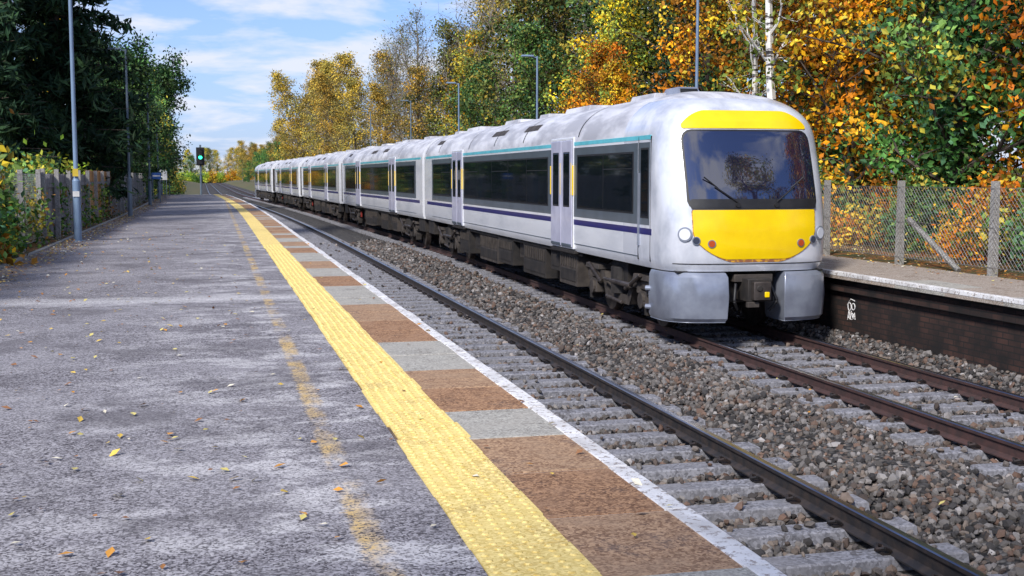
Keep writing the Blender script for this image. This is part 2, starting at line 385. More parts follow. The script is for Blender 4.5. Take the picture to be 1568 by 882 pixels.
def grow(H,R,rs,base,n1,n2,n3,tr,rise=.45,top=.3,wob=.14):
    segs=[];tips=[]
    def limb(p,d,L,r0,r1,n,w):
        pts=[p]
        for i in range(n):
            d=nrm(d+rs.normal(0,w,3)); q=p+d*L/n
            segs.append((p,q,r0+(r1-r0)*i/n,r0+(r1-r0)*(i+1)/n)); p=q; pts.append(p)
        return pts
    tk=limb(np.zeros(3),np.array([0,0,1.]),H*.93,tr,tr*.12,10,.045)
    def at(pts,t):
        f=t*(len(pts)-1); i=min(int(f),len(pts)-2); return pts[i]+(pts[i+1]-pts[i])*(f-i)
    for i in range(n1):
        t=base+(1-base)*((i+rs.rand())/n1); az=i*2.4+rs.rand()*.7
        u=(t-base)/(1-base); prof=(1-(1-top)*u**1.6)*(.65+.35*min(1,u*5))
        d=nrm(np.array([math.cos(az),math.sin(az),rise+u*.9+rs.normal(0,.15)]))
        L=R*prof*rs.uniform(.7,1.15); r=tr*(1-.75*t)*.42
        a=limb(at(tk,t),d,L,r,r*.3,4,wob)
        for j in range(n2):
            tt=.25+.75*(j+rs.rand())/n2; d2=nrm(d*.55+rs.normal(0,.55,3)+np.array([0,0,.15])); L2=L*rs.uniform(.3,.55)
            b=limb(at(a,tt),d2,L2,r*.35,r*.12,3,wob*1.3)
            for q in range(n3):
                d3=nrm(d2*.5+rs.normal(0,.6,3)); c=limb(at(b,.2+.8*rs.rand()),d3,L2*rs.uniform(.35,.7),max(r*.13,.006),.004,2,.2); tips+=[c[1],c[2]]
            tips+=[b[-1]]
    return segs,np.array(tips),tk
def treemesh(name,H,R,seed,base=.25,n1=18,n2=5,n3=3,tr=.18,nl=9000,ls=.13,pal=((.3,.2,.05),),sig=.28,bark=None,ivy=0,rise=.45,top=.3,ivypal=((.03,.085,.025),(.06,.16,.045),(.11,.22,.06)),k=5,elong=.62,pw=2.4):
    rs=np.random.RandomState(seed); segs,tips,tk=grow(H,R,rs,base,n1,n2,n3,tr,rise,top)
    V,F=tubes(segs,k); mi=np.zeros(len(F)); col=np.full((len(V),3),.1)
    pal=np.array(pal); 
    w=rs.rand(len(tips))**pw+.02; ti=rs.choice(len(tips),nl,p=w/w.sum())
    P=tips[ti]+rs.normal(0,sig,(nl,3))*np.array([1,1,.75])
    # colour follows limbs (groups of neighbouring tips) so each crown has patches
    grp=(np.arange(len(tips))//21); gc=rs.choice(len(pal),grp.max()+1); cp=np.where(rs.rand(len(tips))<.65,gc[grp],rs.choice(len(pal),len(tips)))
    gb=(.5+.75*rs.rand(grp.max()+1))[grp]
    swap=rs.rand(nl)<.18; ci=np.where(swap,rs.choice(len(pal),nl),cp[ti])
    c=pal[ci]*rs.uniform(.6,1.25,(nl,1))*(gb*(.75+.4*rs.rand(len(tips))))[ti][:,None]
    if ivy:
        n=ivy; tkk=np.array(tk); f=rs.rand(n)*6.; i=f.astype(int); Q=tkk[i]+(tkk[i+1]-tkk[i])*(f-i)[:,None]+rs.normal(0,1,(n,3))*np.array([.32,.32,.2])
        P=np.concatenate([P,Q]); ip=np.array(ivypal); c=np.concatenate([c,ip[rs.choice(len(ip),n)]*rs.uniform(.6,1.3,(n,1))])
    P[:,2]=np.maximum(P[:,2],.05)
    lv,lf=leafmesh(P,ls,None,rs,elong=elong)
    F=np.concatenate([F,lf+len(V)]); mi=np.concatenate([mi,np.ones(len(lf))]); col=np.concatenate([col,np.repeat(c,4,0)]); V=np.concatenate([V,lv])
    return fast(name,V,F,[bark or mat_bark,mat_leaf],mi,col)
def conifer(name,H,R,seed,nl=30000,ls=.3,pal=((.012,.036,.018),(.02,.05,.022),(.032,.068,.026)),base=.08,pw=.8):
    rs=np.random.RandomState(seed); segs=[(np.array([0,0,z*H/8]),np.array([0,0,(z+1)*H/8]),.25*(1-z/8)+.02,.25*(1-(z+1)/8)+.02) for z in range(8)]
    P=[];nb=int(H*11)
    for i in range(nb):
        t=base+(1-base)*(i+rs.rand())/nb; az=i*2.4+rs.rand(); L=R*((1-t)**pw)*rs.uniform(.55,1.15)+.15
        d=np.array([math.cos(az),math.sin(az),.25-.35*(1-t)]); p0=np.array([0,0,t*H]); p1=p0+d*L; segs.append((p0,p1,.04*(1-t)+.01,.006))
        n=int(nl/nb*(.3+L/R*1.1)); s=rs.rand(n)**.6
        q=p0+d*L*s[:,None]; q[:,2]-=.18*L*s**2; q+=rs.normal(0,1,(n,3))*np.array([.17,.17,.10])*(.4+L/R); P.append(q)
    V,F=tubes(segs,5); mi=np.zeros(len(F)); P=np.concatenate(P); lv,lf=leafmesh(P,ls,None,rs,elong=.26)
    pal=np.array(pal); c=pal[rs.choice(len(pal),len(P))]*rs.uniform(.6,1.4,(len(P),1))
    return fast(name,np.concatenate([V,lv]),np.concatenate([F,lf+len(V)]),[mat_bark,mat_leaf],np.concatenate([mi,np.ones(len(lf))]),np.concatenate([np.full((len(V),3),.05),np.repeat(c,4,0)]))
def shrubmesh(name,sx,sy,sz,seed,n,ls,pal,clumps=40,sig=.22):
    rs=np.random.RandomState(seed); C=rs.uniform(-1,1,(clumps*3,3)); C=C[np.linalg.norm(C,axis=1)<1][:clumps]; C[:,2]=np.abs(C[:,2]); C*=np.array([sx,sy,sz])
    segs=[(np.array([c[0]*.2,c[1]*.2,0]),c*.95,.02,.005) for c in C]
    V,F=tubes(segs,4); mi=np.zeros(len(F)); ci=rs.randint(0,len(C),n)
    P=C[ci]+rs.normal(0,sig,(n,3)); P[:,2]=np.abs(P[:,2])+.03
    lv,lf=leafmesh(P,ls,None,rs); pal=np.array(pal); cp=rs.choice(len(pal),len(C)); c=pal[np.where(rs.rand(n)<.2,rs.choice(len(pal),n),cp[ci])]*rs.uniform(.5,1.25,(n,1))
    return fast(name,np.concatenate([V,lv]),np.concatenate([F,lf+len(V)]),[mat_bark,mat_leaf],np.concatenate([mi,np.ones(len(lf))]),np.concatenate([np.full((len(V),3),.08),np.repeat(c,4,0)]))
ORA=((.95,.36,.01),(.95,.50,.02),(.78,.24,.01),(.88,.60,.04),(.20,.27,.05),(.42,.17,.02))
YEL=((.80,.62,.04),(.62,.56,.07),(.36,.44,.07),(.92,.52,.02),(.18,.28,.05))
GOLD=((.66,.46,.07),(.52,.40,.09),(.72,.45,.05),(.36,.32,.08))
GRN=((.08,.20,.04),(.13,.29,.06),(.22,.36,.08),(.045,.12,.03),(.55,.46,.06),(.10,.24,.11))
OLV=((.18,.23,.05),(.28,.28,.06),(.10,.16,.035),(.46,.35,.05))
DKG=((.022,.06,.02),(.035,.09,.026),(.06,.13,.035),(.09,.15,.04))
LIM=((.48,.66,.05),(.30,.50,.05),(.68,.70,.08),(.14,.28,.05))
T={}
T['ora']=[treemesh('autumn_tree_orange',9,2.8,21+i,.08,28,6,3,.14,9500,.15,ORA,.22,ivy=1000) for i in range(3)]
T['yel']=[treemesh('autumn_tree_yellow',12,3.2,31+i,.12,26,6,3,.18,9500,.165,YEL,.25,ivy=1800) for i in range(2)]
T['gold']=[treemesh('golden_tree',15,3.2,41+i,.1,30,6,3,.2,10000,.20,GOLD,.32,bark=mat_barkg,pw=1.8) for i in range(2)]
T['olv']=[treemesh('mixed_tree',13,3.4,51+i,.1,26,6,3,.2,10000,.18,OLV,.3,ivy=2400) for i in range(2)]
T['grn']=[treemesh('ivy_tree',10,2.7,61+i,.08,26,6,3,.18,10000,.165,GRN,.26,ivy=2600) for i in range(2)]
T['bare']=[treemesh('bare_tree',15,4.2,71+i,.18,26,9,5,.24,1100,.15,OLV,.3,bark=mat_barkg,rise=.9,k=3) for i in range(2)]
T['dkg']=[treemesh('evergreen_tree',9,2.6,81+i,.03,34,6,3,.16,14000,.2,DKG,.34,top=.45,pw=1.8) for i in range(2)]
T['birch']=[treemesh('birch_tree',13,2.2,91,.3,18,5,3,.15,2600,.15,YEL,.25,bark=mat_birch,rise=1.1)]
T['con']=[conifer('conifer',15,3.1,5,27000,.40),conifer('conifer_b',14,2.0,6,16000,.32)]
T['s_grn']=[shrubmesh('green_shrub',1.5,1.5,2.,3+i,3600,.14,GRN) for i in range(2)]
T['s_lim']=[shrubmesh('lime_shrub',1.3,1.3,1.7,13+i,3000,.16,LIM) for i in range(1)]
T['s_ora']=[shrubmesh('orange_shrub',1.5,1.5,2.2,23+i,2800,.14,ORA+((.08,.18,.03),)) for i in range(2)]
T['s_brn']=[shrubmesh('bramble',1.3,1.3,1.2,33,2900,.115,((.14,.08,.035),(.08,.15,.04),(.32,.13,.04),(.05,.09,.03)))]
NAMES=dict(ora='autumn_tree',yel='autumn_tree',gold='autumn_tree',olv='woodland_tree',grn='ivy_clad_tree',bare='bare_tree',dkg='evergreen_tree',birch='birch_tree',con='conifer_tree',s_grn='shrub',s_lim='shrub',s_ora='shrub',s_brn='bramble_bush')
rt=random.Random(9)
def put(kind,x,y,s=1,z=0,var=None,sz=None,rot=None):
    me=T[kind][rt.randrange(len(T[kind])) if var is None else var]
    o=bpy.data.objects.new(NAMES[kind],me); o.location=(x+off(y),y,z); o.rotation_euler=(rt.gauss(0,.02),rt.gauss(0,.02),rt.uniform(0,6.28) if rot is None else rot)
    o.scale=(s,s,sz or s); link(o); return o
# right side, near screen
for x,y,k,s in[(15,13,'ora',1),(14.6,16.5,'grn',1.0),(15.6,19.,'ora',.95),(14.4,21.8,'grn',.9),(15.8,24.2,'yel',.9),(14.8,26.5,'ora',1.),(15.5,29.5,'ora',1.1),(14,32.5,'ora',.9),
   (17.5,15,'olv',1.1),(18,19.5,'grn',1.2),(18.5,23,'grn',1.3),(18,27.5,'ora',1.3),(18.5,32,'ora',1.3),(18.6,36.5,'yel',1.2),(21,14,'olv',1.1),(21.5,20,'yel',1.2),(22,26,'olv',1.2),(22.5,33,'ora',1.5),(23,40,'olv',1.2),(17.,10.,'ora',1.1),(25,17,'grn',1.4),(26,30,'olv',1.3),
   (14.2,45,'ora',.72),(14,41,'ora',.6),(15.5,48,'yel',.85),(18.5,45.5,'olv',1.05),(18.5,51,'grn',1.3),(14.6,53,'grn',.85),(15.5,58,'olv',1.0),(18.,60,'olv',1.1),(14.5,64,'grn',.8),(17,68,'bare',1.0),(15,71,'yel',.85),
   (19.5,56,'bare',1.),(22,50,'olv',1.3),(22,62,'olv',1.2),(22,72,'gold',1.),(15.5,77,'olv',.85),(17,81,'bare',.95),(15,84,'gold',.62),(19,78,'gold',.95),(16,90,'bare',.9),(15,96,'gold',.62),(18.5,93,'gold',.85),(16,74,'bare',1.),(15,86,'bare',.9),
   (15.,102,'bare',.9),(17.5,106,'gold',.85),(14,110,'gold',.7),(16.5,114,'bare',.95),(14.,119,'gold',.8),(16.5,124,'gold',.95),(13.6,129,'bare',.9),(14,134,'gold',.95),(16,140,'gold',1.),(13.,144,'gold',.95),(13,151,'gold',.95),(15.,156,'gold',1.)]:
    put(k,x,y,s)
for x,y,v,s in[(13.2,27.2,0,1.),(13.8,29.8,0,.8),(20,47,0,1.1)]: put('birch',x,y,s)
put('con',16.8,41.,1.,var=1); put('con',15.9,38.,.95,var=1)
for i in range(34):
    y=10+i*1.6; k=rt.choice(['s_grn','s_ora','s_ora','s_brn','s_lim','s_grn']); put(k,12.9+rt.uniform(-.2,.9),y,rt.uniform(.6,.95))
for i in range(40):
    y=62+i*2.6; put(rt.choice(['s_grn','s_ora','s_brn','s_lim','s_grn']),13.2+rt.uniform(-.3,1),y,rt.uniform(.8,1.2))
for i in range(26):
    y=164+i*9; put(rt.choice(['gold','grn','olv','grn']),13.5+rt.uniform(-1,3),y,rt.uniform(.55,.72))
# left side
put('con',-5.5,47,1.15,var=0); put('con',-7.5,43,1.,var=0); put('con',-11,47,1.1,var=0)
for x,y,k,s in[(-5.2,62,'dkg',.85),(-4.9,70,'dkg',.95),(-4.6,77,'dkg',1.0),(-4.7,84,'grn',.95),(-4.1,91,'dkg',1.05),(-4.3,98,'dkg',1.),(-4.1,106,'dkg',1.),(-4.3,114,'dkg',1.05),(-4.6,122,'dkg',1.),(-9,70,'yel',.9),(-9.5,90,'dkg',1.1),(-10,58,'gold',.75),(-13,43,'yel',1.),(-9.5,33,'yel',1.0),(-12,52,'con',1)]:
    put(k,x,y,s)
put('bare',-7.0,57,.68)
for i in range(26): put(rt.choice(['grn','dkg','olv']),-7.6+rt.uniform(-2,1),130+i*11,rt.uniform(.6,.8))
for i in range(16): put(rt.choice(['s_grn','s_brn','s_ora','s_grn']),-4.2+rt.uniform(-1,1.4),105+i*8,rt.uniform(.9,1.3),z=-.3)
for i in range(15):
    y=17+i*2.0; put(rt.choice(['s_lim','s_grn','s_lim','s_grn','s_ora']),-5.2+rt.uniform(-.7,.3),y,rt.uniform(.85,1.15))
for i in range(9): put(rt.choice(['s_grn','s_brn','s_lim']),-4.9,44+i*5.,rt.uniform(.7,1.))
put('s_grn',-4.4,20.3,.85); put('s_grn',-4.2,17.5,.8); put('s_lim',-4.6,23.2,.8); put('s_grn',-4.7,26,.8)
# unseen trees added behind camera for windscreen reflections; then trees across the far end
for x,y,k,s in[(-7,-6,'olv',1),(-9,-16,'grn',1.2),(15,-4,'ora',1.2),(17,-14,'olv',1.1),(14.5,3,'yel',1.),(3,-38,'bare',1.),(10,-36,'bare',1.1),(-5,-38,'bare',1),(16,-28,'grn',.8),(-9,8,'grn',.8),(8,-60,'olv',.8),(0,-62,'grn',.9)]: put(k,x,y,s)
for i in range(44): put(rt.choice(['gold','grn','olv','yel','olv']),-70+i*3.4,500+rt.uniform(-25,25),rt.uniform(1.0,1.3),z=-2)
for i in range(40): put(rt.choice(['s_grn','s_lim','s_ora']),-60+i*3,470,2.2,z=-1)

# ivy on left fence
P=[];
n=4200; yy=14+10*rs.rand(n)**1.2; P=np.stack([-3.62+rs.normal(0,.13,n),yy,np.clip(rs.beta(1.2,1.3,n)*1.9,0.03,3)*(1-.5*np.clip((yy-20)/4,0,1))],1)
n2=900; yy=rs.choice([27.5,31,37,42],n2)+rs.normal(0,.35,n2); P=np.concatenate([P,np.stack([-3.62+rs.normal(0,.1,n2),yy,rs.uniform(.0,1.2,n2)],1)])
V,F=leafmesh(P,.10,None,rs); GP=np.array(GRN[:4]+((.20,.34,.06),(.40,.22,.05))); C=np.repeat(GP[rs.choice(6,len(P))]*rs.uniform(.5,1.25,(len(P),1)),4,0)
link(bpy.data.objects.new('ivy',fast('ivy',V,F,[mat_leaf],col=C)))

# ------------------------------------------------------------------ fences
g=MB(); y=28.
while y<98:
    o=off(y); x=-3.75+o; tim=mat_timber2 if 38<y<47 else mat_timber
    h=1.5+rs.normal(0,.015)+(.12 if 38<y<47 else 0)
    g.box(x-.01,x+.01,y,y+.10,.02,h,tim)
    y+=.118
y=28.
while y<98:
    o=off(y); g.box(-3.70+o,-3.60+o,y,y+.1,-.1,1.62,mat_conc); 
    for z in(.35,1.2): g.box(-3.735+o,-3.70+o,y-.01,y+2.4,z,z+.08,mat_timber)
    y+=2.4
g.obj('wooden_fence')
def chain(FX,y0,y1,ywire,sgn,h,brace=False):
    g=MB(); y=y0; posts=[]
    while y<y1:
        o=off(y); g.box(FX-.055+o,FX+.055+o,y-.055,y+.055,-.1,h+.1,mat_conc,.01); posts.append(y); y+=2.5
    if brace: g.path([(FX,17.75,.75),(FX+.05,16.4,.0)],.045,mat_conc,6)
    for z in(.12,h*.55,h):
        for a,b in zip(posts[:-1],posts[1:]): g.cyl((FX+sgn*.06+off(a),a,z),(FX+sgn*.06+off(b),b,z),.004,mat_wire,4)
    y=y0
    while y<ywire:
        o=off(y)
        for s in(-1,1): g.cyl((FX+sgn*.055+o,y,.1),(FX+sgn*.055+o,y+s*(h-.1),h),.0026,mat_wire,3,caps=False)
        y+=.085
    g.obj('chain_link_fence')
chain(11.05,8.,98,60,-1,1.28,True)
chain(-3.72,10.4,28.2,28,1,1.5)

# ------------------------------------------------------------------ lamps
mat_sticker=M('yellow_sticker',(.7,.5,.05),None,3,.5); mat_white2=M('white_label',(.7,.7,.7),None,3,.5)
def lamp(x,y,side,mt,cab=False):
    g=MB(); 
    g.cyl((0,0,0),(0,0,.02),.16,mt,12); g.cyl((0,0,.02),(0,0,1.35),.085,mt,14); g.cyl((0,0,1.35),(0,0,1.42),.085,mt,14,.05); g.cyl((0,0,1.42),(0,0,6.0),.05,mt,12,.038)
    g.cyl((0,0,5.93),(side*.3,0,6.0),.024,mt,8)
    g.box(*sorted((side*.15,side*.62)),-.10,.10,5.98,6.04,mt,.02); g.box(*sorted((side*.2,side*.6)),-.08,.08,5.965,5.982,mat_lampface)
    if cab:
        g.box(-.06,.06,-.098,-.088,1.45,1.62,mat_sticker); g.box(-.07,.07,-.1,-.09,1.0,1.12,mat_white2)
    o=g.obj('street_lamp',smooth=True); o.location=(x+off(y),y,0)
for y in(28.6,46,63,80,97): lamp(-3.02,y,-1,mat_pole if y<40 else mat_poleg,y<40)
for y,x in((29.2,12.0),(45,12.0),(58.8,11.8),(73,11.9),(86,11.4)): lamp(x,y,-1,mat_pole if y<60 else mat_poleg)

# signal
g=MB(); g.cyl((0,0,-1),(0,0,3.9),.08,mat_poleg,10); g.box(-.32,.32,-.16,-.12,2.3,3.7,mat_black); g.box(-.14,.14,-.30,-.16,2.4,3.6,mat_black)
mg=bpy.data.materials.new('green_lens'); mg.use_nodes=True; pp=mg.node_tree.nodes['Principled BSDF']; pp.inputs['Base Color'].default_value=(.02,.5,.3,1); pp.inputs['Emission Color'].default_value=(.02,1,.45,1); pp.inputs['Emission Strength'].default_value=6
for i,z in enumerate((2.62,2.92,3.22,3.45)): g.cyl((0,-.305,z),(0,-.30,z),.13 if i==1 else .10,mg if i==1 else mat_black,12); g.cyl((0,-.40,z+.13),(0,-.30,z+.13),.04,mat_black,8)
g.box(-.3,.3,-.1,.5,1.6,1.64,mat_poleg)
o=g.obj('railway_signal'); o.location=(-1.1,98,0)
mblue=M('sign_blue',(.03,.10,.35),None,3,.4)
for x,y,w,h,z,mt in((-2.9,70,.5,.35,1.3,mblue),(-2.8,88,.5,.7,1.2,mat_white2),(-2.6,93,.45,.45,1.9,mblue)):
    g=MB(); g.cyl((-w/2+.05,0,0),(-w/2+.05,0,z+h),.025,mat_poleg,8); g.cyl((w/2-.05,0,0),(w/2-.05,0,z+h),.025,mat_poleg,8); g.box(-w/2,w/2,-.05,-.025,z,z+h,mt); g.box(-w/2+.06,w/2-.06,-.056,-.051,z+h*.4,z+h*.6,mat_white2)
    o=g.obj('platform_sign'); o.location=(x+off(y),y,0)

# ------------------------------------------------------------------ train
t_white=M('train_white',(.86,.87,.90),(.66,.68,.73),1.6,.26,.0,coat=.6,r=(.45,.75),stretch=(1,.35,1.6))
t_nose=M('train_nose_silver',(.78,.80,.86),(.48,.51,.58),1.8,.25,.15,coat=.6,r=(.44,.70),stretch=(1,1,.7))
t_roof=M('train_roof',(.68,.68,.71),(.38,.38,.41),1.7,.5,stretch=(2,.4,1))
t_silver=M('train_silver',(.32,.35,.42),(.22,.24,.30),2,.3,.35,coat=.3)
t_grey=M('train_grey',(.10,.125,.15),(.08,.10,.12),2,.35,coat=.4)
t_blue=M('train_blue',(.004,.006,.15),None,2,.35,coat=.3)
t_cyan=M('train_cyan',(.15,.62,.72),None,2,.35,coat=.4)
t_door=M('train_door',(.56,.56,.68),(.44,.44,.56),2,.35,coat=.4)
t_yel=M('train_yellow',(1.,.68,.0),(.92,.60,.0),2,.33,coat=.4)
t_chip=M('train_chipped_edge',(.80,.42,.03),(.32,.13,.06),14,.6,r=(.40,.50))
m,t,p=newmat('train_glass'); t_glass=m; p.inputs['Base Color'].default_value=(.006,.009,.012,1); p.inputs['Roughness'].default_value=.04; p.inputs['Specular IOR Level'].default_value=.4
t.l.new(t.bump(t.noise(t.obj(),1.2,2),.06,.02),p.inputs['Normal'])
m,t,p=newmat('windscreen_glass'); t_screen=m; p.inputs['Base Color'].default_value=(.010,.010,.03,1); p.inputs['Roughness'].default_value=.03; p.inputs['Specular IOR Level'].default_value=1.; p.inputs['Coat Weight'].default_value=1; p.inputs['Coat Roughness'].default_value=.02; p.inputs['Coat IOR'].default_value=2.1
t_under=M('underframe',(.022,.020,.020),(.045,.038,.033),4,.7,.2)
t_under2=M('underframe_brown',(.075,.062,.053),(.04,.033,.029),5,.75,.1)
t_wheel=M('wheel_steel',(.12,.10,.09),(.06,.05,.045),6,.5,.6)
t_red=M('red_fitting',(.30,.03,.02),None,4,.5)
def lens(name,c,e):
    m=bpy.data.materials.new(name); m.use_nodes=True; q=m.node_tree.nodes['Principled BSDF']; q.inputs['Base Color'].default_value=(*c,1); q.inputs['Roughness'].default_value=.1
    return m
l_white=lens('headlight_lens',(.80,.82,.88),0); l_dark=lens('lens_dark',(.05,.06,.09),0); l_orange=lens('lens_orange',(.5,.08,.02),0)
HW=1.30; RSC=.92
def U(z): return z if z<2.9 else 2.9+(z-2.9)/RSC
def wz(z):
    if z<1.2: return HW-.05*((1.2-z)/.22)**2
    z=U(z)
    if z<=2.9: return HW
    u=min((z-2.9)/.87,1); return HW*(max(1-u**2.2,0))**(1/2.2)
ZS=[.98,1.03,1.1,1.2,1.4,1.6,1.8,2.0,2.2,2.4,2.6,2.8,2.9,2.98,3.06,3.14,3.22,3.3,3.38,3.45,3.51,3.57,3.62,3.66,3.70,3.725,3.745,3.76,3.768,3.77]
ZS=[z if z<=2.9 else 2.9+(z-2.9)*RSC for z in ZS]; ZT=ZS[-1]
def setb(z): return float(np.interp(U(z),[.98,1.1,1.3,1.6,1.9,2.2,2.6,3.0,3.2,3.34,3.45,3.55,3.63,3.70,3.745,3.77],[.07,.02,0,.0,.04,.12,.25,.40,.49,.59,.72,.89,1.1,1.45,1.82,2.15]))
NX=3.3; L0=2.2
def dep(z): return min(.82,L0-setb(z))
def yf(x,z):
    w=wz(z); f=min(abs(x)/max(w,1e-4),1); return setb(z)+dep(z)*(1-(1-f**NX)**(1/NX))
LC=22.25
def hull(g,cab):
    fr=[0,.12,.25,.38,.5,.6,.7,.78,.85,.9,.94,.965,.985,.996,1.]
    if cab:
        cols=[-f for f in fr[::-1]]+fr[1:]
        vs=[]
        for z in ZS:
            w=wz(z); row=[(-w,L0,z),(-w,setb(z)+dep(z)+.001,z)]+[(f*w,yf(f*w,z),z) for f in cols[1:-1]]+[(w,setb(z)+dep(z)+.001,z),(w,L0+.002,z)]; vs+=row
        n=len(cols)+2; fw=[];frf=[]
        for i in range(len(ZS)-1):
            zc=(ZS[i]+ZS[i+1])/2
            for k in range(n-1):
                (frf if zc>3.5 else fw).append((i*n+k,i*n+k+1,(i+1)*n+k+1,(i+1)*n+k))
        g.add(vs,fw,t_nose); g.add(vs,frf,t_roof)
        y0=L0
    else: y0=0
    pr=[(-wz(z),z) for z in ZS]+[(wz(z),z) for z in ZS[::-1][1:]]
    n=len(pr); ysn=[y0,LC]; vs=[(x,y,z) for y in ysn for x,z in pr]
    a=[];b=[]
    for k in range(n-1):
        zc=(pr[k][1]+pr[(k+1)%n][1])/2; (b if zc>3.0 else a).append((k,k+1,n+k+1,n+k)[::-1])
    g.add(vs,a,t_white); g.add(vs,b,t_roof)
    g.add([(x,LC,z) for x,z in pr],[tuple(range(n))],t_white)
    if not cab: g.add([(x,0,z) for x,z in pr],[tuple(range(n-1,-1,-1))],t_white)
    g.add([(-HW+.07,y0*.3,.985),(HW-.07,y0*.3,.985),(HW-.07,LC,.985),(-HW+.07,LC,.985)],[(0,1,2,3)],t_under)
def side(g,x,y0,y1,z0,z1,mat,th):
    for s in(-1,1):
        a,b=sorted((s*(x-.03),s*(x+th))); g.box(a,b,y0,y1,z0,z1,mat)
def rounded(hwf,z0,z1,r0,r1,nv=16):
    zs=np.concatenate([z0+(z1-z0)*(.5-.5*np.cos(np.linspace(0,math.pi,nv)))]);out=[]
    for z in zs:
        h=hwf(z)
        if z-z0<r0: q=r0-(z-z0); h-=r0-math.sqrt(max(r0*r0-q*q,0))
        if z1-z<r1: q=r1-(z1-z); h-=r1-math.sqrt(max(r1*r1-q*q,0))
        out.append((h,z))
    return out
def patch(g,rows,push,mat,nu=20):
    vs=[];
    for h,z in rows:
        for k in range(nu+1):
            x=h*(2*k/nu-1); e=.004
            nx=(yf(x+e,z)-yf(x-e,z))/(2*e); nz=(yf(x,z+e)-yf(x,z-e))/(2*e); N=Vector((nx,-1,nz)).normalized()
            vs.append(Vector((x,yf(x,z),z))+N*push)
    n=nu+1; g.add(vs,[(i*n+k,i*n+k+1,(i+1)*n+k+1,(i+1)*n+k) for i in range(len(rows)-1) for k in range(nu)],mat)
def bogie(g,yc):
    for a in(-1.3,1.3):
        g.cyl((-.8,yc+a,.42),(.8,yc+a,.42),.08,t_wheel,10)
        for s in(-1,1):
            g.cyl((s*.70,yc+a,.42),(s*.83,yc+a,.42),.42,t_wheel,28); g.cyl((s*.68,yc+a,.42),(s*.70,yc+a,.42),.45,t_wheel,28)
            g.cyl((s*.83,yc+a,.42),(s*.845,yc+a,.42),.2,t_under,16)
            g.cyl((s*.86,yc+a,.42),(s*1.20,yc+a,.42),.13,t_under2,14); g.box(*sorted((s*.95,s*1.17)),yc+a-.2,yc+a+.2,.33,.56,t_under2,.02)
            g.cyl((s*1.08,yc+a*1.17,.52),(s*1.08,yc+a*1.17,.8),.09,t_under2,12); g.cyl((s*1.08,yc+a*.82,.52),(s*1.08,yc+a*.82,.8),.09,t_under2,12)
            g.box(*sorted((s*.95,s*1.2)),yc+a-.38,yc+a+.38,.74,.82,t_under2,.015)
            g.path([(s*1.22,yc+a*.5,.55),(s*1.22,yc+a*1.05,.82)],.035,t_wheel,8)
            g.box(*sorted((s*.98,s*1.16)),yc+a*1.12-.06,yc+a*1.12+.06,.2,.4,t_under)
    for s in(-1,1):
        x0,x1=sorted((s*.98,s*1.14))
        pts=[(-1.7,.66),(-1.3,.74),(-.75,.72),(-.5,.42),(.5,.42),(.75,.72),(1.3,.74),(1.7,.66),(1.7,.58),(1.2,.6),(.8,.58),(.6,.28),(-.6,.28),(-.8,.58),(-1.2,.6),(-1.7,.58)]
        n=len(pts); g.add([(x0,yc+a,z) for a,z in pts]+[(x1,yc+a,z) for a,z in pts],[tuple(range(n)),tuple(range(2*n-1,n-1,-1))]+[(k,(k+1)%n,n+(k+1)%n,n+k) for k in range(n)],t_under2)
        g.cyl((s*1.05,yc,.42),(s*1.05,yc,.86),.2,t_under,16)
        g.cyl((s*1.22,yc-.9,.62),(s*1.22,yc+.1,.62),.045,t_wheel,10); g.cyl((s*1.22,yc-.3,.62),(s*1.22,yc+.5,.62),.03,t_wheel,10)
        g.path([(s*1.2,yc-.4,.3),(s*1.2,yc+.4,.34)],.03,t_wheel,8)
    g.box(-1.1,1.1,yc-.4,yc+.4,.5,.95,t_under)
